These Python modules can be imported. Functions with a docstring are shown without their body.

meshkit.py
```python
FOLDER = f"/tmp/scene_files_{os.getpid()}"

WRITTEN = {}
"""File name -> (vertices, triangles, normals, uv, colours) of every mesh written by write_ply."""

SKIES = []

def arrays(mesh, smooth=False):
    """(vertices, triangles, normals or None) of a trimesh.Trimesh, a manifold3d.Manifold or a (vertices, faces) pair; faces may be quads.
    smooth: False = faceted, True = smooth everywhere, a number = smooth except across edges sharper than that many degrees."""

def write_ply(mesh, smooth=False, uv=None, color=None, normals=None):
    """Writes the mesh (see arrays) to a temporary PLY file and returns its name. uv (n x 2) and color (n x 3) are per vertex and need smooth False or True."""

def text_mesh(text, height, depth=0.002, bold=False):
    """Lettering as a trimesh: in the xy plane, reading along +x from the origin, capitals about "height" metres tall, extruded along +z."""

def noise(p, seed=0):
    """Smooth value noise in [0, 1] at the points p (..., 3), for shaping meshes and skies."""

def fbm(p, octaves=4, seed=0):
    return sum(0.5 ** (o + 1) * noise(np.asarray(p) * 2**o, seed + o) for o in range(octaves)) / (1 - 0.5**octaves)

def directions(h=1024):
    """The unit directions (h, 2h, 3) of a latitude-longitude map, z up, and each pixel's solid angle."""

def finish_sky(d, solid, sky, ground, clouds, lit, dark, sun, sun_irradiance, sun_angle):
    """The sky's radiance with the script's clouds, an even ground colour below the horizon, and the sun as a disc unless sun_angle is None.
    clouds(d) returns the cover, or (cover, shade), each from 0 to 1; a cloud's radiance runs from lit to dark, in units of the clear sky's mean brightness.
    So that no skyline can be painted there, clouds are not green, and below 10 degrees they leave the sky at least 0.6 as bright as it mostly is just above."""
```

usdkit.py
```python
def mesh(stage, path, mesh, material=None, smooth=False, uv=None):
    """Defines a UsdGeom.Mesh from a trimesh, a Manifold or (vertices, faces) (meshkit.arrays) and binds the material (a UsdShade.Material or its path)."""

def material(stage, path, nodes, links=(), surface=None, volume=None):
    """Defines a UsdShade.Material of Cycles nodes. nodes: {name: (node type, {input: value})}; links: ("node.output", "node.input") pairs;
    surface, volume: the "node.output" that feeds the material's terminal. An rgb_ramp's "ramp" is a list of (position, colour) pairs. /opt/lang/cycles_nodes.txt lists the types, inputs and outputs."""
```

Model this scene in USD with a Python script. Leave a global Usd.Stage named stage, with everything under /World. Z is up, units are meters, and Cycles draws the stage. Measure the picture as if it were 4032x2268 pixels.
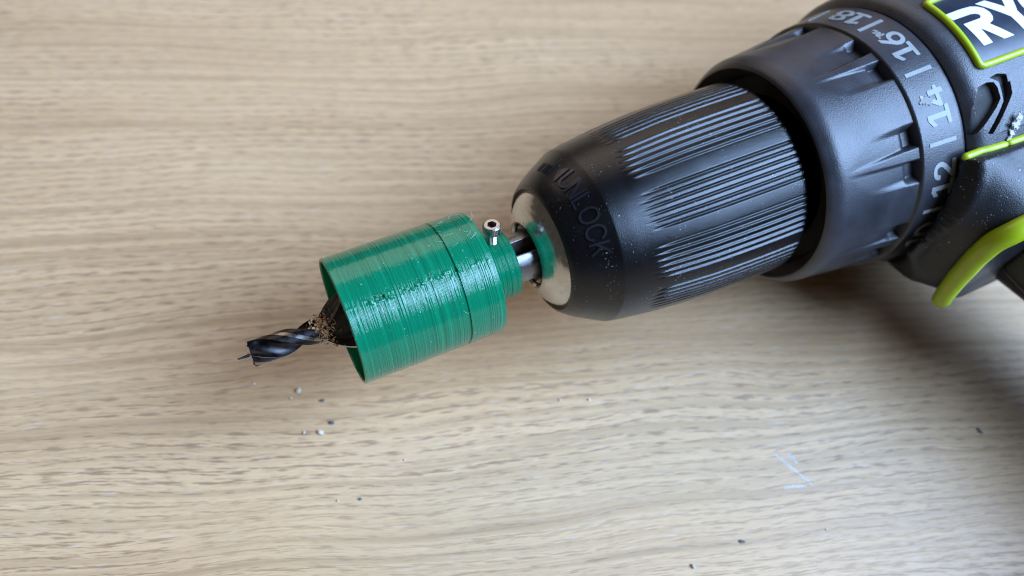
import math, random
import numpy as np, trimesh, usdkit, meshkit
import manifold3d as m3
import shapely.geometry as sg
from pxr import Usd, UsdGeom, UsdLux, UsdShade, Gf, Sdf, Vt

random.seed(7); rng = np.random.default_rng(7)
stage = Usd.Stage.CreateInMemory()
UsdGeom.SetStageUpAxis(stage, UsdGeom.Tokens.z); UsdGeom.SetStageMetersPerUnit(stage, 1.0)
UsdGeom.Xform.Define(stage, '/World'); UsdGeom.Scope.Define(stage, '/World/Looks')
MM = 0.001

# ------------------------------------------------------------------ camera
# world: z up, table top at z = 0, origin on the table below the open end of the green cup
FOC, CUP = 3049.975 / 4032 * 36.0, np.array([-31.8357, 6.3153, 144.8058])
UP = np.array([0.09297006, -0.51408362, -0.85268669])   # the table's normal seen from the camera
XW = np.array([1.0, 0, 0]) - UP[0] * UP; XW /= np.linalg.norm(XW); YW = np.cross(UP, XW)
B = np.array([XW, YW, UP]); AXIS_H = 36.0
EYE = (B @ -CUP + [0, 0, AXIS_H]) * MM
cx, cy, cz = B @ [1, 0, 0], B @ [0, -1, 0], B @ [0, 0, -1]
cam = UsdGeom.Camera.Define(stage, '/World/camera')
cam.AddTransformOp().Set(Gf.Matrix4d(*cx, 0, *cy, 0, *cz, 0, *EYE, 1))
cam.CreateHorizontalApertureAttr(36.0); cam.CreateVerticalApertureAttr(20.25); cam.CreateFocalLengthAttr(FOC)
cam.CreateClippingRangeAttr(Gf.Vec2f(0.01, 50)); cam.CreateFStopAttr(11.0); cam.CreateFocusDistanceAttr(0.143)
cam.CreateExposureAttr(-0.26)

# ------------------------------------------------------------------ light: one big cool window at the right, a dim warm room
def look(pos, target):
    z = np.asarray(pos, float) - target; z /= np.linalg.norm(z)
    x = np.cross([0, 0, 1.0], z); x /= np.linalg.norm(x)
    return Gf.Matrix4d(*x, 0, *np.cross(z, x), 0, *z, 0, *pos, 1)

def window(name, pos, target, w, h, power, color):
    l = UsdLux.RectLight.Define(stage, '/World/' + name)
    l.AddTransformOp().Set(look(pos, target)); l.CreateWidthAttr(w); l.CreateHeightAttr(h)
    l.CreateIntensityAttr(power); l.CreateColorAttr(Gf.Vec3f(*color)); return l
AX = np.array([0.8983441, 0.4392924, 0]); NEAR = np.array([0.4392924, -0.8983441, 0]); Z = np.array([0, 0, 1.0])
WDIR = 0.56 * AX + 0.72 * Z + 0.42 * NEAR; WDIR /= np.linalg.norm(WDIR)
window('window_light', WDIR * 1.3 + [0.05, 0.02, 0], np.array([0.05, 0.02, 0.03]), 1.05, 0.90, 27.0, (0.39, 0.605, 1.0))
window('far_window_light', np.array([-0.5, 1.9, 1.5]), np.array([0.05, 0.05, 0]), 2.6, 1.5, 1.9, (1.0, 0.82, 0.68))
dome = UsdLux.DomeLight.Define(stage, '/World/room_light')
room = usdkit.material(stage, '/World/Looks/room', {'b': ('background_shader', {'color': (1.0, 0.88, 0.76), 'strength': 0.085})}, surface='b.background')
UsdShade.MaterialBindingAPI.Apply(dome.GetPrim()).Bind(room)

# ------------------------------------------------------------------ materials
def mat(name, nodes, links, surface='p.BSDF'):
    return usdkit.material(stage, '/World/Looks/' + name, nodes, links, surface=surface)

def plastic(name, color, rough, grain=0.0, gscale=9000, speck=0.0, speckcol=(.55, .55, .55), var=0.25, spec=0.5, sscale=2600):
    n = {'g': ('geometry', {}), 'n1': ('noise_texture', {'scale': 160.0, 'detail': 3.0}),
         'r1': ('rgb_ramp', {'ramp': [(0.3, tuple(c * (1 - var) for c in color)), (0.7, tuple(c * (1 + var) for c in color))]}),
         'rr': ('map_range', {'from_min': 0.3, 'from_max': 0.7, 'to_min': rough * .85, 'to_max': min(1, rough * 1.15)}),
         'p': ('principled_bsdf', {'roughness': rough, 'specular_ior_level': spec})}
    l = [('g.position', 'n1.vector'), ('n1.fac', 'r1.fac'), ('n1.fac', 'rr.value'), ('rr.result', 'p.roughness')]
    col = 'r1.color'
    if speck:
        n['n2'] = ('noise_texture', {'scale': float(sscale), 'detail': 1.0}); n['n3'] = ('noise_texture', {'scale': 220.0, 'detail': 2.0})
        n['ad'] = ('math', {'math_type': 'multiply_add', 'value2': 0.35})
        n['s'] = ('map_range', {'from_min': 0.93 - speck, 'from_max': 0.97 - speck, 'to_min': 0.0, 'to_max': 0.8, 'clamp': True})
        n['mx'] = ('mix_color', {'b': speckcol})
        l += [('g.position', 'n2.vector'), ('g.position', 'n3.vector'), ('n3.fac', 'ad.value1'), ('n2.fac', 'ad.value3'),
              ('ad.value', 's.value'), ('s.result', 'mx.fac'), (col, 'mx.a')]
        col = 'mx.result'
    if grain:
        n['ng'] = ('noise_texture', {'scale': float(gscale), 'detail': 1.0})
        n['b'] = ('bump', {'strength': grain, 'distance': 0.0002})
        l += [('g.position', 'ng.vector'), ('ng.fac', 'b.height'), ('b.normal', 'p.normal')]
    return mat(name, n, l + [(col, 'p.base_color')])

M_sleeve = plastic('sleeve_rubber', (.003, .0031, .004), .27, .25, 5000, .006, (.30, .31, .33), spec=.42)
M_collar = plastic('collar_plastic', (.032, .032, .038), .36, .28, 4200, .0)
M_house = plastic('housing_plastic', (.050, .051, .058), .36, .40, 4200)
M_rubber = plastic('overmold_rubber', (.009, .009, .011), .42, .30, 4200, .004)
M_black = plastic('black_plastic', (.008, .008, .009), .35)
M_void = plastic('dusty_black', (.010, .0095, .009), .7, 0, 9000, .10, (.12, .10, .08))
M_lime = plastic('lime_plastic', (.40, .52, .012), .32, 0, 9000, 0, var=.08)
M_badge = plastic('badge_film', (.022, .030, .048), .28, 0)
M_white = plastic('white_print', (.80, .84, .86), .4, 0, var=.05)
M_mark = plastic('grey_print', (.27, .29, .29), .5, .2, 2600, var=.22)
M_smear = plastic('white_smear', (.24, .24, .23), .7, .6, 1800, var=.15)
M_letter = plastic('raised_rubber', (.014, .014, .017), .22)
M_wood = plastic('wood_dust', (.56, .34, .17), .85, .5, 3000, var=.45)
M_crumb_w = plastic('white_crumb', (.66, .60, .50), .75, .5, 3000)
M_crumb_d = plastic('dark_crumb', (.11, .11, .10), .75, .5, 3000)
M_fibre = plastic('pale_plastic_fibre', (.55, .75, .62), .4)
M_scuff = plastic('white_scuff', (.54, .50, .47), .6, .4, 3000, var=.2)

def metal(name, color, rough, var=.15):
    n = {'g': ('texture_coordinate', {}), 'm': ('mapping', {'scale': (1, 1, 1)}), 'n': ('noise_texture', {'scale': 900.0, 'detail': 4.0}),
         'n2': ('noise_texture', {'scale': 1500.0, 'detail': 0.0}),
         'r': ('map_range', {'from_min': .3, 'from_max': .7, 'to_min': rough * .7, 'to_max': rough * 1.35}),
         'k': ('map_range', {'from_min': .80, 'from_max': .83, 'to_min': 0.0, 'to_max': .9, 'clamp': True}),
         'c': ('rgb_ramp', {'ramp': [(.3, tuple(c * (1 - var) for c in color)), (.7, tuple(color))]}),
         'mx': ('mix_color', {'b': (.05, .045, .04)}), 'p': ('principled_bsdf', {'metallic': 1.0})}
    return mat(name, n, [('g.object', 'm.vector'), ('m.vector', 'n.vector'), ('m.vector', 'n2.vector'), ('n.fac', 'r.value'), ('r.result', 'p.roughness'),
                         ('n.fac', 'c.fac'), ('c.color', 'mx.a'), ('n2.fac', 'k.value'), ('k.result', 'mx.fac'), ('mx.result', 'p.base_color')])
M_nickel = metal('nickel', (.58, .56, .53), .20)
M_jaw = metal('jaw_steel', (.26, .255, .26), .38)
M_screw = metal('screw_steel', (.46, .45, .45), .26)
M_bit = metal('blued_steel', (.050, .045, .046), .38, .3)
M_land = metal('ground_steel', (.30, .27, .24), .32)

def green():
    n = {'g': ('texture_coordinate', {}), 's': ('separate_xyz', {}), 'mu': ('math', {'math_type': 'multiply', 'value2': 900.0}),
         'n1': ('noise_texture', {'dimensions': '1D', 'scale': 1.0, 'detail': 3.0}), 'n2': ('noise_texture', {'scale': 2300.0, 'detail': 0.0}),
         'r': ('rgb_ramp', {'ramp': [(.25, (.0006, .130, .058)), (.5, (.0008, .160, .072)), (.75, (.0015, .195, .089))]}),
         'k': ('map_range', {'from_min': .835, 'from_max': .87, 'to_min': 0.0, 'to_max': .5, 'clamp': True}), 'mx': ('mix_color', {'b': (.45, .62, .52)}),
         'p': ('principled_bsdf', {'roughness': .12, 'specular_ior_level': .5, 'subsurface_weight': .05, 'subsurface_radius': (.1, 1.0, .5), 'subsurface_scale': .0008})}
    return mat('green_plastic', n, [('g.object', 's.vector'), ('s.x', 'mu.value1'), ('mu.value', 'n1.w'), ('n1.fac', 'r.fac'), ('r.color', 'mx.a'),
                                    ('g.object', 'n2.vector'), ('n2.fac', 'k.value'), ('k.result', 'mx.fac'), ('mx.result', 'p.base_color')])
M_green = green()

def oak():
    n, l = {}, []
    def add(k, kind, **kw): n[k] = (kind, kw)
    add('g', 'geometry')
    add('rot', 'mapping', rotation=(0, 0, math.radians(-6.3)))
    l += [('g.position', 'rot.vector')]
    # slow wander of the grain lines
    add('wm', 'mapping', scale=(7.0, 16.0, 1.0)); add('wn', 'noise_texture', scale=1.0, detail=2.0)
    add('ws', 'math', math_type='subtract', value2=.5); add('wv', 'math', math_type='multiply', value2=.018)
    add('wc', 'combine_xyz'); add('wa', 'mix_vector', fac=.5)
    l += [('rot.vector', 'wm.vector'), ('wm.vector', 'wn.vector'), ('wn.fac', 'ws.value1'), ('ws.value', 'wv.value1'), ('wv.value', 'wc.y')]
    add('sep', 'separate_xyz'); add('vy', 'math', math_type='add'); add('uv', 'combine_xyz')
    l += [('rot.vector', 'sep.vector'), ('sep.y', 'vy.value1'), ('wv.value', 'vy.value2'), ('sep.x', 'uv.x'), ('vy.value', 'uv.y')]
    # growth bands
    add('bm', 'mapping', scale=(7.0, 430.0, 1.0)); add('bn', 'noise_texture', scale=1.0, detail=2.0, roughness=.6)
    l += [('uv.vector', 'bm.vector'), ('bm.vector', 'bn.vector')]
    # pores: short dark dashes, gathered in the bands
    add('pm', 'mapping', scale=(215.0, 2400.0, 1.0)); add('pn', 'noise_texture', scale=1.0, detail=2.0, roughness=.5)
    l += [('uv.vector', 'pm.vector'), ('pm.vector', 'pn.vector')]
    add('sv', 'math', math_type='multiply_add', value2=2750.0); add('s6', 'math', math_type='multiply', value2=9.0); add('sn', 'math', math_type='sine')
    add('bs', 'math', math_type='multiply_add', value2=.085); add('ba', 'math', math_type='multiply_add', value2=.40)
    l += [('tn.fac', 's6.value1'), ('vy.value', 'sv.value1'), ('s6.value', 'sv.value3'), ('sv.value', 'sn.value1'), ('sn.value', 'bs.value1'), ('pn.fac', 'bs.value3'), ('bn.fac', 'ba.value1'), ('bs.value', 'ba.value3')]
    add('pk', 'map_range', from_min=.73, from_max=.89, to_min=0.0, to_max=1.0, clamp=True); l += [('ba.value', 'pk.value')]
    # pale filled pores
    add('lm', 'mapping', scale=(170.0, 1300.0, 1.0), location=(3.1, 7.7, 0)); add('ln', 'noise_texture', scale=1.0, detail=1.0)
    l += [('uv.vector', 'lm.vector'), ('lm.vector', 'ln.vector')]
    add('lk', 'map_range', from_min=.62, from_max=.80, to_min=0.0, to_max=.25, clamp=True); l += [('ln.fac', 'lk.value')]
    # fine fibre and broad tone
    add('fm', 'mapping', scale=(60.0, 3800.0, 1.0)); add('fn', 'noise_texture', scale=1.0, detail=2.0); l += [('uv.vector', 'fm.vector'), ('fm.vector', 'fn.vector')]
    add('tm', 'mapping', scale=(5.0, 26.0, 1.0)); add('tn', 'noise_texture', scale=1.0, detail=3.0); l += [('uv.vector', 'tm.vector'), ('tm.vector', 'tn.vector')]
    add('c0', 'rgb_ramp', ramp=[(.28, (.542, .328, .163)), (.5, (.628, .400, .209)), (.72, (.678, .447, .248))]); l += [('tn.fac', 'c0.fac')]
    add('c1', 'rgb_ramp', ramp=[(.30, (.74, .72, .70)), (.52, (1.0, 1.0, 1.0)), (.75, (1.08, 1.08, 1.08))]); l += [('bn.fac', 'c1.fac')]
    add('m1', 'mix_color', blend_type='multiply', fac=1.0, use_clamp_result=False); l += [('c0.color', 'm1.a'), ('c1.color', 'm1.b')]
    add('c2', 'rgb_ramp', ramp=[(.3, (.90, .89, .88)), (.7, (1.06, 1.06, 1.06))]); l += [('fn.fac', 'c2.fac')]
    add('m2', 'mix_color', blend_type='multiply', fac=1.0, use_clamp_result=False); l += [('m1.result', 'm2.a'), ('c2.color', 'm2.b')]
    add('m3', 'mix_color', b=(.62, .60, .57)); l += [('lk.result', 'm3.fac'), ('m2.result', 'm3.a')]
    add('qm', 'mapping', scale=(330.0, 4300.0, 1.0), location=(5.3, 1.9, 0)); add('qn', 'noise_texture', scale=1.0, detail=1.0); l += [('uv.vector', 'qm.vector'), ('qm.vector', 'qn.vector')]
    add('qk', 'map_range', from_min=.58, from_max=.74, to_min=0.0, to_max=.32, clamp=True); l += [('qn.fac', 'qk.value')]
    add('am', 'mapping', scale=(13.0, 45.0, 1.0), location=(9.0, 2.0, 0)); add('an', 'noise_texture', scale=1.0, detail=2.0); l += [('uv.vector', 'am.vector'), ('am.vector', 'an.vector')]
    add('ak', 'map_range', from_min=.35, from_max=.62, to_min=.22, to_max=.66, clamp=True); l += [('an.fac', 'ak.value')]
    add('pa', 'math', math_type='multiply'); l += [('pk.result', 'pa.value1'), ('ak.result', 'pa.value2')]
    add('pf', 'math', math_type='maximum'); l += [('pa.value', 'pf.value1'), ('qk.result', 'pf.value2')]
    add('m4', 'mix_color', b=(.185, .10, .055)); l += [('pf.value', 'm4.fac'), ('m3.result', 'm4.a')]
    add('bp', 'bump', strength=.35, distance=.0002, invert=True); l += [('pk.result', 'bp.height')]
    add('p', 'principled_bsdf', roughness=.42, specular_ior_level=.45)
    l += [('m4.result', 'p.base_color'), ('bp.normal', 'p.normal')]
    return mat('oak', n, l)
M_oak = oak()

# ------------------------------------------------------------------ scene helpers
used = {}
def path(parent, name):
    base = (parent.GetPath().pathString if parent is not None else '/World') + '/' + name
    k = used.get(base, 0); used[base] = k + 1
    return base if k == 0 else f'{base}_{k:03d}'
def tag(p, label=None, cat=None, group=None, kind=None):
    for k, v in (('label', label), ('category', cat), ('group', group), ('kind', kind)):
        if v: p.SetCustomDataByKey(k, v)
    return p
def obj(name, mesh, m, parent=None, smooth=30, label=None, scale=MM):
    if hasattr(mesh, 'to_mesh'):
        q = mesh.to_mesh(); mesh = (np.array(q.vert_properties)[:, :3], np.array(q.tri_verts))
    if isinstance(mesh, trimesh.Trimesh): mesh = (mesh.vertices, mesh.faces)
    p = usdkit.mesh(stage, path(parent, name), (np.asarray(mesh[0], float) * scale, mesh[1]), m, smooth=smooth).GetPrim()
    return tag(p, label)
YAW = math.degrees(math.atan2(AX[1], AX[0]))
def thing(name, label, cat, loc, rz=0.0, group=None):
    x = UsdGeom.Xform.Define(stage, path(None, name)); x.AddTranslateOp().Set(Gf.Vec3d(*[float(v) * MM for v in loc])); x.AddRotateZOp().Set(rz)
    return tag(x.GetPrim(), label, cat, group)

# local drill frame, in mm: x = t along the axis (away from the bit's tip), angle th from straight up (z) towards the near side (-y)
def cyl(t, th, r):
    th = np.radians(th); return np.stack([t + 0 * th * r, -r * np.sin(th), r * np.cos(th)], -1)
def grid(T, TH, R, wrap=True, X=None):
    """Surface r = R[i, j] at T[i] (or X[i, j]) and TH[j]; normals outwards for T rising."""
    n, k = R.shape
    P = cyl(np.broadcast_to(T[:, None], R.shape) if X is None else X, np.broadcast_to(TH[None], R.shape), R).reshape(-1, 3)
    i, j = np.meshgrid(np.arange(n - 1), np.arange(k if wrap else k - 1), indexing='ij')
    j2 = (j + 1) % k
    a, b, c, d = i * k + j, i * k + j2, (i + 1) * k + j2, (i + 1) * k + j
    F = np.stack([a, b, c, d], -1).reshape(-1, 4)
    F = np.vstack([F[:, [0, 1, 2]], F[:, [0, 2, 3]]])
    v = P[F]; nrm = np.cross(v[:, 1] - v[:, 0], v[:, 2] - v[:, 0]); c0 = v.mean(1); c0[:, 0] = 0
    if (nrm * c0).sum() < 0: F = F[:, ::-1]
    return trimesh.Trimesh(P, F, process=False)
def lathe(prof, n=192):
    prof = np.array(prof, float); TH = np.arange(n) * 360 / n
    return grid(prof[:, 0], TH, np.repeat(prof[:, 1:2], n, 1))
def dense(prof, step):
    """A profile resampled so that no segment is longer than step."""
    out = [prof[0]]
    for a, b in zip(prof[:-1], prof[1:]):
        m = max(1, int(np.ceil(np.hypot(b[0] - a[0], b[1] - a[1]) / step)))
        out += [tuple(np.array(a) + (np.array(b) - a) * k / m) for k in range(1, m + 1)]
    return np.array(out)
def wrap_text(mesh, t0, th0, rfun, sx=1, sy=1, lift=0.0):
    """Flat lettering (x along the reading direction, y up, z out; mm) laid on the surface r = rfun(t): x goes to sx * angle, y to sy * t."""
    v, f = trimesh.remesh.subdivide_to_size(mesh.vertices, mesh.faces, 0.6)
    t = t0 + sy * v[:, 1]; r = rfun(t)
    th = th0 + sx * np.degrees(v[:, 0] / rfun(np.full(1, t0))[0])
    return trimesh.Trimesh(cyl(t, th, r + v[:, 2] + lift), f, process=False)
def text(s, h, depth=.3, bold=True, width=1.0):
    m = meshkit.text_mesh(s, h, depth, bold); m.vertices[:, 0] -= (m.bounds[0, 0] + m.bounds[1, 0]) / 2; m.vertices[:, 0] *= width
    m.vertices[:, 1] -= h / 2; return m
def tube(pts, r, n=10, flat=None):
    """A tube along pts with round ends; r a number or one per point."""
    pts = np.asarray(pts, float); r = np.broadcast_to(np.asarray(r, float), len(pts)).copy()
    d = np.gradient(pts, axis=0); d /= np.linalg.norm(d, axis=1)[:, None]
    pts = np.vstack([pts[0] - d[0] * r[0], pts[0] - d[0] * r[0] * .7, pts, pts[-1] + d[-1] * r[-1] * .7, pts[-1] + d[-1] * r[-1]])
    r = np.concatenate([[r[0] * .05, r[0] * .7], r, [r[-1] * .7, r[-1] * .05]]); d = np.vstack([d[0], d[0], d, d[-1], d[-1]])
    u = np.cross(d[0], [.3, .2, .9]); u /= np.linalg.norm(u); rings = []
    for p, q, k in zip(pts, d, r):
        u = u - q * (u @ q); u /= np.linalg.norm(u); w = np.cross(q, u)
        a = np.arange(n) * 2 * np.pi / n
        rings.append(p + k * (np.cos(a)[:, None] * u + np.sin(a)[:, None] * w))
    V = np.vstack(rings); F = []
    for i in range(len(pts) - 1):
        for j in range(n): F.append((i * n + j, i * n + (j + 1) % n, (i + 1) * n + (j + 1) % n, (i + 1) * n + j))
    F = np.array(F); return trimesh.Trimesh(V, np.vstack([F[:, [0, 1, 2]], F[:, [0, 2, 3]]]), process=False)

# ------------------------------------------------------------------ setting: the oak table top
tb = trimesh.creation.box((1500, 1100, 28)); tb.apply_translation((150, 60, -14))
table = tag(obj('table_top', tb, M_oak, smooth=False), 'pale oak table top with fine dark pores under the drill', kind='structure')
BASE = (0, 0, AXIS_H)

# ------------------------------------------------------------------ the power drill
drill = thing('power_drill', 'dark grey cordless power drill lying on its side on the oak table', 'power drill', BASE, YAW)

# chuck sleeve: nose cone of black rubber, then a barrel with groups of grooves
SP = [(44.5, 11.2), (42.6, 11.6), (42.1, 12.3), (41.9, 12.9), (42.2, 13.5), (43.0, 14.2), (44.4, 15.2), (47.0, 16.65), (50.2, 18.36), (50.4, 18.46), (50.62, 18.52), (53.5, 19.05), (57, 19.55), (61, 20.05),
      (66, 20.55), (70, 20.90), (75, 21.12), (80, 21.28), (86, 21.38), (91.0, 21.40), (91.6, 21.25), (91.9, 20.9), (92.0, 18.0)]
sp = np.array(SP)
def r_sleeve(t): return np.interp(t, sp[3:20, 0], sp[3:20, 1])
pr = np.vstack([dense(SP[:13], .8), dense(SP[12:], .45)[1:]])
TH = np.arange(0, 360, 0.45)
R = np.repeat(pr[:, 1:2], len(TH), 1); T2 = pr[:, 0][:, None]
phi = (TH - 29.5 + 15) % 30 - 15
cut = np.zeros_like(R)
for k, dlt in enumerate((-10.0, -6.0, -2.0, 2.0, 6.0, 10.0)):
    st = 56.2 + [.9, .2, 0, .1, .3, 1.0][k]
    prof = np.clip(1 - np.abs(phi - dlt) / .85, 0, 1) ** .8
    cut = np.maximum(cut, prof[None] * .52 * np.clip((T2 - st) / 4.5, 0, 1))
R = R - np.where(T2 < 91.95, cut, 0)
chuck = obj('chuck_sleeve', grid(pr[:, 0], TH, R), M_sleeve, drill, 35, 'black rubber chuck sleeve with groups of fine lengthwise grooves')
for ch, th in zip('UNLOCK', (-10.5, -1.2, 8.0, 18.6, 30.1, 41.0)):
    obj('raised_letter', wrap_text(text(ch, 3.5, .42, False, .98), 47.15, th, r_sleeve, 1, 1, -.10), M_letter, chuck)
tri = trimesh.creation.extrude_polygon(sg.Polygon([(-1.1, .0), (.9, 1.7), (.9, -1.7)]), .40)
obj('arrow_mark', wrap_text(tri, 46.9, -20.5, r_sleeve, 1, 1, -.14), M_letter, chuck)
for ch, th in zip('mml', (-40.5, -33.5, -28.6)):
    obj('raised_letter', wrap_text(text(ch, 2.6, .40, False, .72), 46.6, th, r_sleeve, 1, 1, -.14), M_letter, chuck)
# nickel nose ring and the three jaws
NP = [(42.5, 5.5), (39.6, 6.5), (38.9, 6.75), (38.75, 7.1), (38.9, 7.55), (39.1, 8.0), (39.45, 8.7), (40.0, 9.65), (40.7, 10.6), (41.4, 11.4), (42.1, 12.05), (42.4, 12.25), (42.75, 12.3), (43.1, 12.0), (43.2, 11.0)]
nose = obj('nose_cone', lathe(dense(NP, .35), 160), M_nickel, drill, 40, 'bare nickel nose cone of the chuck')
obj('bore', lathe([(44, .05), (43.9, 6.4), (39.8, 6.4), (39.5, 6.45)], 96), M_void, nose)
for k in range(3):
    c = sg.Polygon([(4.9 * math.sin(math.radians(q)), 4.9 * math.cos(math.radians(q))) for q in range(-43, 44, 4)] +
                   [(1.6, 1.2), (.5, 1.0), (-.5, 1.0), (-1.6, 1.2)])
    c = c.buffer(-.25).buffer(.25)
    j = trimesh.creation.extrude_polygon(c, 14.0)
    v = j.vertices.copy(); a = math.radians((-54, 66, 186)[k])
    y, z = -(v[:, 0] * math.cos(a) + v[:, 1] * math.sin(a)), -v[:, 0] * math.sin(a) + v[:, 1] * math.cos(a)
    s = 1 + .035 * v[:, 2] / 14 * 3
    j = trimesh.Trimesh(np.stack([34.7 + v[:, 2], y * s, z * s], 1), j.faces); j.fix_normals()
    obj('jaw', j, M_jaw, nose, 35)

# torque collar with moulded grip recesses, numbers and ticks
CP = [(99, 20.8), (96.5, 21.6), (95.0, 22.8), (94.2, 23.5), (93.9, 23.9), (94.05, 24.25), (94.6, 24.75), (95.6, 25.35), (96.4, 25.68), (97.2, 25.85), (99, 26.0), (101, 26.2), (106, 26.85), (112, 27.55), (114.3, 27.85),
      (114.55, 28.3), (114.8, 28.5), (116, 28.62), (119, 29.0), (122, 29.4), (124.0, 29.62), (124.5, 29.55), (124.75, 29.2), (124.8, 26)]
cp = np.array(CP)
def r_collar(t): return np.interp(t, cp[8:21, 0], cp[8:21, 1])
pr = np.vstack([dense(CP[:11], .5), dense(CP[10:15], .35)[1:], dense(CP[14:], .3)[1:]])
TH = np.arange(0, 360, 0.4); R = np.repeat(pr[:, 1:2], len(TH), 1); T2 = pr[:, 0][:, None]
phi = np.abs((TH - 44 + 22.5) % 45 - 22.5)[None]
t0 = 97.5 + np.clip(phi - 1.2, 0, 12) * .50
fing = .5 + 2.2 * np.clip((T2 - 97) / 17, 0, 1)
sm = lambda q: q * q * (3 - 2 * q)
side = sm(np.clip((phi - fing + .3) / 1.5, 0, 1)) * sm(np.clip((13.1 - phi) / 3.2, 0, 1))
d = (1.05 * np.clip((T2 - t0) / (114.3 - t0), 0, 1) ** 1.35 + .75 * np.clip((T2 - 111.2) / .8, 0, 1)) * side
R = R - np.where((T2 > 96) & (T2 < 114.4), d, 0)
collar = obj('torque_collar', grid(pr[:, 0], TH, R), M_collar, drill, 35, 'dark grey torque collar with leaf-shaped grip recesses')
obj('collar_bore', lathe([(99.2, 17), (99, 20.9)], 96), M_void, collar)
def digits(s, ths, h=4.9):
    return trimesh.util.concatenate([wrap_text(text(c, h, .16, True, 1.14), 119.6, th, r_collar, -1, -1, -.06) for c, th in zip(s, ths)])
for s, ths in (('18', (-24.6, -32.3)), ('16', (2.9, -4.6)), ('14', (32.2, 24.4)), ('12', (61.6, 53.8)), ('10', (90.5, 82.8))):
    obj('number_mark', digits(s, ths), M_mark, collar, label='grey printed number ' + s)
for th in (-45.2, -16.2, 12.9, 42.4, 71.6):
    bar = trimesh.creation.box((.85, 6.2, .16)); bar.apply_translation((0, 0, .08))
    obj('tick_mark', wrap_text(bar, 119.4, th, r_collar, 1, 1, -.06), M_mark, collar)
def blotch(t, th, a, b, seed, rf, thick=.12):
    """A ragged scuff of about a x b mm laid on r = rf(t)."""
    import shapely
    r_ = np.random.default_rng(seed); q = r_.normal(0, .42, (46, 2)) * [a, b]
    u = shapely.union_all([sg.Point(*p).buffer(r_.uniform(.08, .34) * min(a, b), 2) for p in q])
    m = trimesh.util.concatenate([trimesh.creation.extrude_polygon(g, thick) for g in getattr(u, 'geoms', [u])])
    return wrap_text(m, t, th, rf, 1, 1, -.05)
obj('paint_smear', blotch(118.6, -10.4, 1.6, .9, 11, r_collar), M_smear, collar, label='pale scuff between the numbers')
obj('paint_smear', blotch(118.0, 25.0, 1.0, 1.6, 5, r_collar, .2), M_smear, collar, label='pale scuff over the worn number 14')

# gear housing
HP = [(125.0, 24), (125.2, 29.5), (125.9, 30.6), (126.6, 31.25), (127.6, 31.7), (131, 32.3), (136, 32.75), (145, 33.4), (155, 34.1), (170, 35.0), (195, 35.9), (208, 35.2), (216, 32.0), (221, 26), (223.5, 17), (224.5, .05)]
hp = np.array(HP)
def r_house(t): return np.interp(t, hp[1:, 0], hp[1:, 1])
V1 = sg.Polygon([(128.2, 27.0), (130.4, 26.4), (131.9, 27.1), (132.4, 29.3), (132.4, 33.3), (130.9, 36.0), (125.9, 43.4), (125.2, 42.5), (126.2, 33.6)])
V2 = sg.Polygon([(131.3, 25.2), (133.4, 24.7), (135.9, 26.2), (135.4, 33.0), (134.3, 35.3), (129.3, 44.8), (128.2, 44.0), (132.9, 34.5), (133.1, 27.7)])
def inside(poly, X, Y):
    import shapely
    return shapely.contains_xy(poly, X, Y)
TH = np.arange(-180, 180, 3.0)
core_ = m3.CrossSection([[(0, 125.0)] + [(r_, t_) for t_, r_ in dense(HP, 1.5)][:-1] + [(0, 224.5)]]).revolve(200).rotate([0, 90, 0])
if core_.bounding_box()[0] < 0: core_ = core_.rotate([0, 180, 0])
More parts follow.
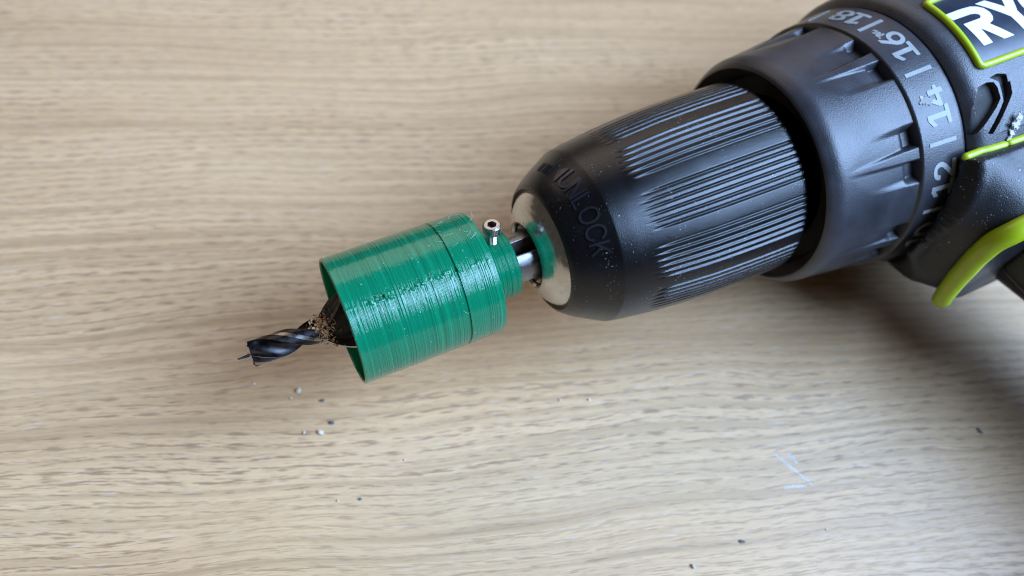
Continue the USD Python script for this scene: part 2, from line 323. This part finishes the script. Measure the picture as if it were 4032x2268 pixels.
def prism(poly, depth):
    """The outline poly, in (t mm, angle deg), as a solid from depth below the housing's skin to well above it."""
    k = math.radians(1) * 32.9
    m = trimesh.creation.extrude_polygon(sg.Polygon([(x, -y * k) for x, y in poly.exterior.coords]).segmentize(.6), 1.0); v = m.vertices
    m = trimesh.Trimesh(cyl(v[:, 0], -v[:, 1] / k, r_house(v[:, 0]) - depth + v[:, 2] * 6), m.faces); m.merge_vertices(); m.fix_normals()
    return m3.Manifold(m3.Mesh(np.array(m.vertices, np.float32), np.array(m.faces, np.uint32)))
panel = sg.Polygon([(135.6, 26.0), (146, 24.6), (160, 24.6), (160, 44.5), (130.4, 45.2), (134.8, 35.2), (135.9, 33)])
def on_poly(poly, rf, lift, thick):
    """A thin plate with the outline poly given in (t mm, angle deg) laid on r = rf(t) + lift."""
    k = math.radians(1) * 32.9
    flat = sg.Polygon([(x, -y * k) for x, y in poly.exterior.coords])
    m = trimesh.creation.extrude_polygon(flat, thick)
    v, f = trimesh.remesh.subdivide_to_size(m.vertices, m.faces, 1.6, max_iter=20)
    m = trimesh.Trimesh(cyl(v[:, 0], -v[:, 1] / k, rf(v[:, 0]) + lift + v[:, 2]), f, process=False)
    m.fix_normals(); return m
for v_, dp in ((V1.buffer(-.15).buffer(.15), 1.7), (V2.buffer(-.2).buffer(.2), 1.7), (panel, .45)): core_ = core_ - prism(v_, dp)
house = obj('gear_housing', core_, M_house, drill, 30, 'grained grey gear housing behind the torque collar')
for v in (V1, V2): obj('vent_insert', on_poly(v.buffer(.3), r_house, -1.65, .25), M_void, house)
# badge with lime border and lettering
BADGE = sg.Polygon([(130.2, -11.2), (170, -11.2), (170, 20.6), (130.2, 20.6)]).buffer(-1.2).buffer(1.2)
badge = obj('badge_plate', on_poly(BADGE, r_house, -.15, .3), M_badge, house)
bx = np.array(BADGE.exterior.segmentize(.8).coords)[:-1]
bp = cyl(bx[:, 0], bx[:, 1], r_house(bx[:, 0]) + .25)
obj('badge_border', tube(np.vstack([bp, bp[:1]]), .72, 10), M_lime, badge, True)
Rg = [(131.1, -2.8), (134.6, -2.75), (137.3, -2.3), (138.6, -1.3), (139.6, .4), (140.0, 2.6), (139.8, 4.7), (139.2, 6.1), (137.9, 6.9), (141.3, 14.1), (138.7, 14.1), (135.3, 7.4), (135.7, 13.9), (133.5, 13.9), (132.7, 3.6), (137.0, 3.7), (137.5, 3.0), (137.5, 2.0), (136.9, 1.2), (135.8, .7), (131.5, .5)]
Yg = [(138.9, -2.6), (141.4, -2.6), (144.1, 3.0), (145.5, -2.6), (148.0, -2.6), (145.8, 6.0), (146.5, 14.3), (144.3, 14.3), (143.5, 7.2)]
ell = lambda a, b: [(152.3 + a * math.cos(q) + .06 * b * math.sin(q), 5.8 + b * math.sin(q)) for q in np.linspace(0, 2 * np.pi, 40)[:-1]]
Og = sg.Polygon(ell(4.6, 8.5), [ell(2.4, 5.2)])
for g in (sg.Polygon(Rg), sg.Polygon(Yg)): obj('badge_letter', on_poly(g, r_house, .12, .1), M_white, badge)
k_ = math.radians(1) * 32.9
def on_shape(p):
    m = trimesh.creation.extrude_polygon(sg.Polygon([(x, -y * k_) for x, y in p.exterior.coords], [[(x, -y * k_) for x, y in i.coords] for i in p.interiors]), .1)
    v, f = trimesh.remesh.subdivide_to_size(m.vertices, m.faces, 1.6, max_iter=20)
    m = trimesh.Trimesh(cyl(v[:, 0], -v[:, 1] / k_, r_house(v[:, 0]) + .12 + v[:, 2]), f, process=False); m.fix_normals(); return m
obj('badge_letter', on_shape(Og), M_white, badge)
Bg = sg.Polygon([(158.2, -2.6), (163, -2.4), (164.6, 1.0), (163.3, 5.3), (165.2, 9.5), (163.4, 14.1), (158.2, 14.3)], [[(160.2, .4), (162.4, .8), (162.2, 3.6), (160.2, 3.8)], [(160.2, 7.2), (162.6, 7.6), (162.6, 11), (160.2, 11.2)]])
obj('badge_letter', on_shape(Bg), M_white, badge)
obj('badge_letter', on_shape(sg.Polygon([(166.4, -2.6), (168.4, -2.6), (168.4, 14.3), (166.4, 14.3)])), M_white, badge)
# lime seam between housing and overmould, in two lengths that meet at a small gap
for a, b in ((122.4, 132.3), (132.8, 200)):
    tt = np.arange(a, b, 1.0)
    rr = np.maximum(r_house(np.maximum(tt, 126)), 31.2) + .35
    t0_ = tube(cyl(tt, np.full(len(tt), 49.6), rr), .85, 10)
    obj('seam_trim', t0_, M_lime, drill, True)
obj('white_smear', trimesh.util.concatenate([blotch(x, y, c, e, i, lambda t: r_house(t) + .25, .25) for i, (x, y, c, e) in enumerate([(132.7, 48.6, .7, .6), (133.6, 46.3, .7, .8), (134.7, 44.0, .8, .9), (135.8, 41.8, .8, .8)])]), M_scuff, house, label='chalky white smear beside the seam')

# overmoulded neck, grip, trigger, battery
def rbox(q, c, h, r):
    d = np.abs(q - c) - (np.array(h) - r); return np.linalg.norm(np.maximum(d, 0), axis=-1) + np.minimum(d.max(-1), 0) - r
def smin(a, b, k):
    h = max(k - abs(a - b), 0) / k; return min(a, b) - h * h * k * .25
def col2d(t, w, ct, ht, hw, r):
    a, b = abs(t - ct) - (ht - r), abs(w) - (hw - r)
    return math.hypot(max(a, 0), max(b, 0)) + min(max(a, b), 0) - r
def f_neck(t, y, w):
    s = -y; rad = math.hypot(s, w)
    rb = max(31.5, float(np.interp(t, hp[4:, 0], hp[4:, 1])) + .25)
    low = -9 if t < 130 else -9 - (t - 130) * 2.0
    shell = max(rad - rb, 27.5 - rad, 112 - t, t - 198, 1.17 * abs(w) - s + .6, low - w)
    tf = 122.9 - .62 * min(max(39 - s, 0), 15)
    column = max(col2d(t, w - 2.2, (tf + 173) / 2, (173 - tf) / 2, 16.6 + .30 * min(max(39 - s, 0), 18), 12.5), s - 41.5, 18 - s)
    return -max(smin(shell, column, 5.0), 1.17 * abs(w) - s + .5)
def f_grip(t, y, w):
    s = -y; ct = 156.5 + .26 * (s - 44)
    return -max(col2d(t, w, ct, 17.5, 15.0, 11.5), s - 130, 35 - s)
neck = m3.Manifold.level_set(f_neck, [109, -45, -28, 202, -12, 28], .95)
neck = neck - m3.Manifold.cylinder(26, 30.3, 30.3, 160).rotate([0, 90, 0]).translate([100.4, 0, 0])
neck = neck.trim_by_plane([1, 0, -.36], 114.6 / math.hypot(1, .36)).trim_by_plane([1, 0, 0], 115.8).trim_by_plane([1, 0, .6], 115.5 / math.hypot(1, .6))
q = neck.refine_to_length(1.2).to_mesh(); neck = trimesh.Trimesh(np.array(q.vert_properties)[:, :3], np.array(q.tri_verts)); neck.merge_vertices()
trimesh.smoothing.filter_taubin(neck, .5, .53, 45)
obj('neck_overmold', neck, M_rubber, drill, 60, 'black rubber overmould between the housing and the grip')
grip = m3.Manifold.level_set(f_grip, [128, -133, -17, 205, -33, 17], 1.8)
obj('handle_grip', grip, M_rubber, drill, 40)
ctrl = np.array([(127.0, 40.3, -12.5), (124.2, 40.6, -9.3), (123.4, 40.2, -4.6), (123.0, 39.9, -1), (122.8, 39.7, 2.7), (122.7, 39.5, 6), (122.8, 39.5, 9), (123.3, 39.6, 11.6), (124.7, 40.1, 14), (127.6, 40.4, 15.8), (134, 40.7, 17.3), (142, 40.9, 18.3), (152, 41, 19), (166, 41, 19.3)])
from scipy.interpolate import CubicSpline
cs = CubicSpline(np.arange(len(ctrl)), ctrl)(np.linspace(0, len(ctrl) - 1, 70)); pts = np.stack([cs[:, 0] - .3, -cs[:, 1], cs[:, 2]], 1)
obj('trigger_band', tube(pts, np.interp(np.arange(len(pts)), [0, 20, 45, len(pts) - 1], [1.9, 2.2, 2.3, 2.4]), 16), M_lime, drill, True, 'glossy lime band wrapped round the front of the neck')
tg = m3.Manifold.level_set(lambda t, y, w: -max(col2d(t, w, 143, 6.5 - .04 * (-y - 43), 6.2, 4), -y - 66, 41 + y), [134, -68, -8, 151, -39, 8], 1.2)
obj('trigger', tg, M_black, drill, 40)
def hullbox(lo, hi, r, n=12):
    return m3.Manifold.batch_hull([m3.Manifold.sphere(r, n).translate([x, y, z]) for x in (lo[0] + r, hi[0] - r) for y in (lo[1] + r, hi[1] - r) for z in (lo[2] + r, hi[2] - r)])
obj('battery_pack', hullbox((130, -180, -35), (215, -128, 35), 6), M_black, drill, 40)

# ------------------------------------------------------------------ green printed depth stop with its screw
stop = thing('depth_stop', 'green 3D printed cup-shaped depth stop clamped round the drill bit', 'depth stop', BASE, YAW)
nl = 142; LH = 28.4 / nl
off = .016 * rng.standard_normal(nl) + .012 * np.interp(np.arange(nl), np.arange(0, nl, 9), rng.standard_normal(len(range(0, nl, 9))))
off[103:105] -= [.30, .22]; off[105:] += .02
prof = [(14, 5.0), (14, 11.55), (.25, 11.75), (.02, 11.95), (.0, 12.2), (.12, 12.42)]
for i in range(nl):
    t = .15 + i * LH
    if t > 28.0: break
    rr = 12.47 + off[i]
    prof += [(t + LH * .12, rr - .016), (t + LH * .5, rr + .012), (t + LH * .88, rr - .016)]
prof += [(28.15, 12.45), (28.4, 12.25), (28.5, 11.9)]
pr = np.array(prof); TH = np.arange(0, 360, .75)
R = np.repeat(pr[:, 1:2], len(TH), 1); TT, AA = np.meshgrid(pr[:, 0], TH, indexing='ij')
sel = (np.arange(len(pr)) > 5)[:, None]
x = np.stack([TT * 1.5, AA * .42, 0 * TT], -1); bl = np.clip(meshkit.fbm(x, 2, 4) - .52, 0, 1) * 3.2
strength = np.interp(pr[:, 0], [0, 3.5, 6, 9, 13, 18, 20.5, 21.2, 23, 27], [.1, .15, .9, 1, .55, .35, .7, 1.0, .3, .1])[:, None]
R = R + sel * .60 * bl * strength * np.exp(-((AA - 21.5) / 2.6) ** 2)
R = R + sel * .02 * (meshkit.noise(np.stack([TT * 3, AA * .25, 0 * TT + 9], -1), 2) - .5)
cup = obj('cup', grid(pr[:, 0], TH, R), M_green, stop, 60, 'ridged green cup with layer lines and a row of plastic blobs')
pn = [(28.45, 12.2), (28.5, 11.8), (28.55, 7.3), (28.6, 6.9)]; o2 = .02 * rng.standard_normal(40)
for i in range(29):
    t = 28.7 + i * .2; pn += [(t, 6.87 + o2[i]), (t + .08, 6.92 + o2[i]), (t + .16, 6.87 + o2[i])]
pn += [(34.45, 6.85), (34.55, 6.7), (34.55, 4.4), (30, 4.3)]
obj('neck', lathe(pn, 200), M_green, stop, 60)
# socket head screw standing in the neck, pointing straight up
def zl(prof, n=48, fn=None):
    prof = np.array(prof, float); a = np.arange(n) * 2 * np.pi / n
    R = np.repeat(prof[:, 1:2], n, 1) if fn is None else fn(prof, a)
    V = np.stack([R * np.cos(a), R * np.sin(a), np.repeat(prof[:, :1], n, 1)], -1).reshape(-1, 3); F = []
    for i in range(len(prof) - 1):
        for j in range(n): F.append((i * n + j, i * n + (j + 1) % n, (i + 1) * n + (j + 1) % n, (i + 1) * n + j))
    F = np.array(F); m = trimesh.Trimesh(V, np.vstack([F[:, [0, 1, 2]], F[:, [0, 2, 3]]]), process=False); m.fix_normals(); return m
SX = 31.4
def stand(m):
    m.apply_translation((0, 0, .25)); m.apply_transform(trimesh.transformations.rotation_matrix(math.radians(-12.5), (1, 0, 0))); m.apply_translation((SX, 0, 0))
hd = zl([(9.25, .6), (9.27, 1.45), (9.45, 1.66), (9.6, 1.72), (11.0, 1.72), (11.15, 1.62), (11.3, 1.42), (11.32, 1.0)], 144,
        lambda p, a: np.where(((p[:, 0] > 9.3) & (p[:, 0] < 11.2))[:, None], p[:, 1:2] + .085 * np.sign(np.cos(36 * a + 1e-3))[None], p[:, 1:2] + 0 * a[None]))
stand(hd); 
screw = obj('clamp_screw', hd, M_screw, stop, 35, 'small knurled socket head screw standing up from the neck')
hexo = sg.Polygon([(1.05 * math.cos(q), 1.05 * math.sin(q)) for q in np.arange(6) * math.pi / 3])
rim = trimesh.creation.extrude_polygon(sg.Point(0, 0).buffer(1.44, 24).difference(hexo.buffer(-.08)), 1.2); rim.apply_translation((0, 0, 10.14)); stand(rim)
obj('hex_socket', rim, M_screw, screw, 30)
bot = trimesh.creation.cylinder(1.2, .1); bot.apply_translation((0, 0, 10.1)); stand(bot); obj('socket_floor', bot, M_void, screw)
th = zl([(4.0 + .0, .9)] + [(5 + i * .2, .98 if i % 2 else .78) for i in range(22)], 32); stand(th); obj('thread', th, M_screw, screw, 50)
for i in range(20):      # wisps of printed plastic
    a0, t0 = rng.uniform(-50, 5), rng.uniform(20, 28)
    if i > 15: a0, t0 = rng.uniform(20, 95), rng.uniform(2, 27)
    da, dt = rng.uniform(-6, 6), rng.uniform(-2.0, 2.0)
    k = np.linspace(0, 1, 7); up = .06 + .25 * np.sin(k * np.pi) * rng.random()
    obj('plastic_strand', tube(cyl(t0 + dt * k, a0 + da * k + 1 * np.sin(k * 3), 12.5 + up), .012, 4), M_fibre, cup)
w = np.linspace(0, 1, 9)
obj('plastic_strand', tube(np.stack([27.6 + 1.3 * w + .3 * np.sin(w * 4), 4.5 + 1.4 * w, 11.6 + .9 * w ** 1.5], 1), .014, 4), M_fibre, cup)

# ------------------------------------------------------------------ drill bit with countersink
bit = thing('drill_bit', 'dark brad point twist bit with a black countersink inside the green cup', 'drill bit', BASE, YAW)
RB, PITCH = 2.4, 24.0
core = sg.Point(0, 0).buffer(RB, 32)
for s in (1, -1): core = core.difference(sg.Point(0, s * 2.62).buffer(2.0, 32))
core = core.buffer(-.12).buffer(.12)
core = max(getattr(core, 'geoms', [core]), key=lambda g: g.area)
ring = np.array(core.exterior.segmentize(.22).coords)[:-1]
def twist(ts, ring, ph, k=1.0):
    V = []
    for t in ts:
        a = ph + 2 * np.pi * t / PITCH * k
        V.append(np.stack([np.full(len(ring), t), ring[:, 0] * math.cos(a) - ring[:, 1] * math.sin(a), ring[:, 0] * math.sin(a) + ring[:, 1] * math.cos(a)], 1))
    n = len(ring); F = []
    for i in range(len(ts) - 1):
        for j in range(n): F.append((i * n + j, i * n + (j + 1) % n, (i + 1) * n + (j + 1) % n, (i + 1) * n + j))
    F = np.array(F); F = np.vstack([F[:, [0, 1, 2]], F[:, [0, 2, 3]]])
    c0, c1 = len(ts) * n, len(ts) * n + 1
    caps = [(c0, (j + 1) % n, j) for j in range(n)] + [(c1, (len(ts) - 1) * n + j, (len(ts) - 1) * n + (j + 1) % n) for j in range(n)]
    m = trimesh.Trimesh(np.vstack([*V, [[ts[0], 0, 0]], [[ts[-1], 0, 0]]]), np.vstack([F, caps]), process=False); m.fix_normals(); return m
PH = math.radians(239)
obj('flutes', twist(np.linspace(-17.0, 12, 90), ring, PH), M_bit, bit, 40)
for s in (0, 1):      # the two ground lands
    q = np.radians(np.linspace(-9, 10, 7)) + s * np.pi
    strip = np.vstack([np.stack([(RB + .05) * np.cos(q), (RB + .05) * np.sin(q)], 1), np.stack([(RB - .1) * np.cos(q[::-1]), (RB - .1) * np.sin(q[::-1])], 1)])
    obj('land', twist(np.linspace(-16.9, 10, 84), strip, PH), M_land, bit, 40)
    a = PH + 2 * np.pi * -17 / PITCH + s * np.pi
    ca, sa = math.cos(a), math.sin(a)
    sp_ = trimesh.convex.convex_hull(np.array([(-16.9, r_ * math.cos(a + o), r_ * math.sin(a + o)) for r_ in (1.5, RB) for o in (-.2, .22)] + [(-17.25, (RB - .1) * math.cos(a + .15), (RB - .1) * math.sin(a + .15)), (-17.0, .9 * ca, .9 * sa)]))
    obj('spur', sp_, M_bit, bit, 20)
obj('brad_point', lathe([(-19.5, .02), (-19.45, .30), (-18.6, .42), (-17.5, .62), (-17.0, 1.5), (-16.5, .02)], 24), M_screw, bit, 30)
# countersink: four spiral blades with bright bevels
TT = np.linspace(-4.2, 13.5, 60); AA = np.arange(0, 360, 1.5)
rc = np.interp(TT, [-4.2, -3.6, 4.6, 5.2, 13.5], [1.9, 2.5, 10.2, 10.6, 10.6])
ph = (AA[None] + 8 + 7.0 * TT[:, None]) % 90
shape = np.interp(ph, [0, 2, 12, 13.5, 40, 75, 88, 90], [1, 1, .97, .93, .66, .60, .75, 1])
sink = obj('countersink', grid(TT, AA, rc[:, None] * shape), M_void, bit, 30, 'black countersink cutter with steel edged blades')
for k in range(4):
    tt = np.linspace(-3.4, 4.6, 20); rr = np.interp(tt, TT, rc)
    P = np.vstack([cyl(tt, -8 - 7.0 * tt + k * 90 + 2.0, rr + .05), cyl(tt, -8 - 7.0 * tt + k * 90 + 2.0 + 55 / (rr + 2), rr * .985 + .05)]); n = len(tt)
    F = np.array([(i, i + 1, n + i + 1) for i in range(n - 1)] + [(i, n + i + 1, n + i) for i in range(n - 1)])
    q = trimesh.Trimesh(np.vstack([P, P * [1, .97, .97] + [.12, 0, 0]]), np.vstack([F, F[:, ::-1] + 2 * n]), process=False)
    obj('blade_edge', q, M_land, sink, 30)
# shavings caught between bit and countersink
vs, fs, n = [], [], 0
for i in range(260):
    t, a = rng.normal(-3.7, 1.0), rng.normal(20, 34); r0 = np.clip(rng.normal(2.5, .5), 1.6, 4.0) + max(0, (t + 3.5)) * .9
    L, wd = rng.uniform(.25, .8), rng.uniform(.14, .42); d1 = rng.standard_normal(3); d1 /= np.linalg.norm(d1); d2 = np.cross(d1, rng.standard_normal(3)); d2 /= np.linalg.norm(d2); d3 = np.cross(d1, d2)
    c = cyl(np.array(t), np.array(a), np.array(r0)); k = np.linspace(-.5, .5, 4)
    A = c + d1 * L * k[:, None] + d3 * (k[:, None] ** 2) * L * rng.uniform(.3, 1.6)
    vs += [A - d2 * wd / 2, A + d2 * wd / 2]; fs += [(n + j, n + j + 1, n + 5 + j) for j in range(3)] + [(n + j, n + 5 + j, n + 4 + j) for j in range(3)]; n += 8
sv = thing('wood_shavings', 'tan wood shavings caught where the twist bit meets the countersink', 'shavings', BASE, YAW); sv.SetCustomDataByKey('kind', 'stuff')
obj('shavings', (np.vstack(vs), np.array(fs)), M_wood, sv, False)

# ------------------------------------------------------------------ crumbs and marks on the table
def crumb(name, x, y, a, b, rz, m, label, cat, seed, h=.6, group=None):
    s = trimesh.creation.icosphere(3, 1.0); nz = meshkit.fbm(s.vertices * 1.7 + seed * 3.1, 3, seed)
    s.vertices *= (.45 + 1.1 * nz)[:, None]; s.vertices *= [a * .36, b * .36, h * .40]; s.vertices[:, 2] -= s.vertices[:, 2].min()
    t = math.radians(rz); s.vertices[:, :2] = s.vertices[:, :2] @ np.array([[math.cos(t), math.sin(t)], [-math.sin(t), math.cos(t)]])
    p = obj(name, s, m, None, 40); UsdGeom.Xformable(p).AddTranslateOp().Set(Gf.Vec3d(x * MM, y * MM, .00002)); tag(p, label, cat, group); return p
G1, G2 = 'pale crumbs on the table', 'dark crumbs on the table'
crumb('pale_crumb', -13.0, 1.0, 1.6, 1.3, 60, M_crumb_w, 'white crumb just below the open rim of the green cup', 'crumb', 1, .9, G1)
crumb('pale_crumb', -23.1, 2.3, .9, .6, 20, M_crumb_w, 'tiny white speck directly below the tip of the bit', 'crumb', 2, .5, G1)
crumb('pale_crumb', -14.5, -.8, .7, .5, 0, M_crumb_w, 'tiny white speck left of the upper dark crumb', 'crumb', 3, .4, G1)
crumb('pale_crumb', -10.5, -8.8, .9, .7, 80, M_crumb_w, 'small cream crumb left of the largest cream crumb', 'crumb', 4, .5, G1)
crumb('pale_crumb', -7.0, -8.7, 1.9, 1.3, -25, M_crumb_w, 'largest cream crumb, just under the rounder dark crumb', 'crumb', 5, .9, G1)
crumb('pale_crumb', 11.8, -14.2, .6, .5, 0, M_crumb_w, 'tiny white speck below the middle of the green cup', 'crumb', 6, .4, G1)
crumb('pale_crumb', 73.6, -35.4, 1.4, .9, -50, M_crumb_w, 'white crumb at the bottom edge right of centre', 'crumb', 7, .7, G1)
crumb('pale_crumb', 46.5, 1.2, .7, .7, 0, M_crumb_w, 'left one of two tiny white specks below the chuck', 'crumb', 8, .5, G1)
crumb('pale_crumb', 53.4, 1.5, .6, .6, 0, M_crumb_w, 'right one of two tiny white specks below the chuck', 'crumb', 9, .5, G1)
crumb('pale_crumb', -1.5, -23.5, .6, .5, 0, M_crumb_w, 'tiny white speck at the left end of a dark pore', 'crumb', 10, .4, G1)
crumb('pale_crumb', 104.6, -27.0, .7, .5, 0, M_crumb_w, 'tiny white speck left of a dark knot near the bottom right', 'crumb', 16, .4, G1)
crumb('dark_crumb', -7.6, -1.1, 1.5, .7, 15, M_crumb_d, 'small dark crumb below the cup, the upper and flatter of two', 'crumb', 11, .4, G2)
crumb('dark_crumb', -4.8, -6.3, 1.5, 1.1, 10, M_crumb_d, 'rounder dark grey crumb above the largest cream crumb', 'crumb', 12, .8, G2)
crumb('dark_crumb', 3.0, -23.0, 1.1, .8, 0, M_crumb_d, 'dark crumb on the table near the bottom centre', 'crumb', 13, .3, G2)
crumb('dark_crumb', 85.0, -30.0, 1.6, .9, -5, M_crumb_d, 'grey brown crumb near the bottom right of centre', 'crumb', 14, .4, G2)
crumb('dark_crumb', 147.9, -2.8, 2.4, .9, -55, M_crumb_d, 'dark oblong crumb at the right below the grip', 'crumb', 15, .4, G2)
def mark(name, pts, w, m, label):
    """A thin ragged deposit along pts on the table, part of the table top."""
    l = sg.LineString(pts).segmentize(.3); c = np.array(l.coords); r_ = np.random.default_rng(len(pts) * 31 + int(w * 100))
    polys = [sg.Point(*(q + r_.normal(0, w * .22, 2))).buffer(w * r_.uniform(.18, .55), 3) for q in c for _ in range(2)]
    import shapely
    u = shapely.union_all(polys)
    obj(name, trimesh.util.concatenate([trimesh.creation.extrude_polygon(g, .012) for g in getattr(u, 'geoms', [u])]), m, table, False, label)
mark('scuff_mark', [(96.3, -10.4), (98.6, -12.6), (101.2, -14.8), (103.4, -17.0)], .5, M_scuff, 'white scratch slanting across the grain')
mark('scuff_mark', [(97.0, -18.0), (99.5, -17.6), (101.6, -17.4)], .45, M_scuff, 'short white scratch below the slanting one')
mark('scuff_mark', [(99.2, -10.0), (100.0, -11.0), (100.6, -12.0)], .55, M_scuff, 'white scuff above the slanting scratch')
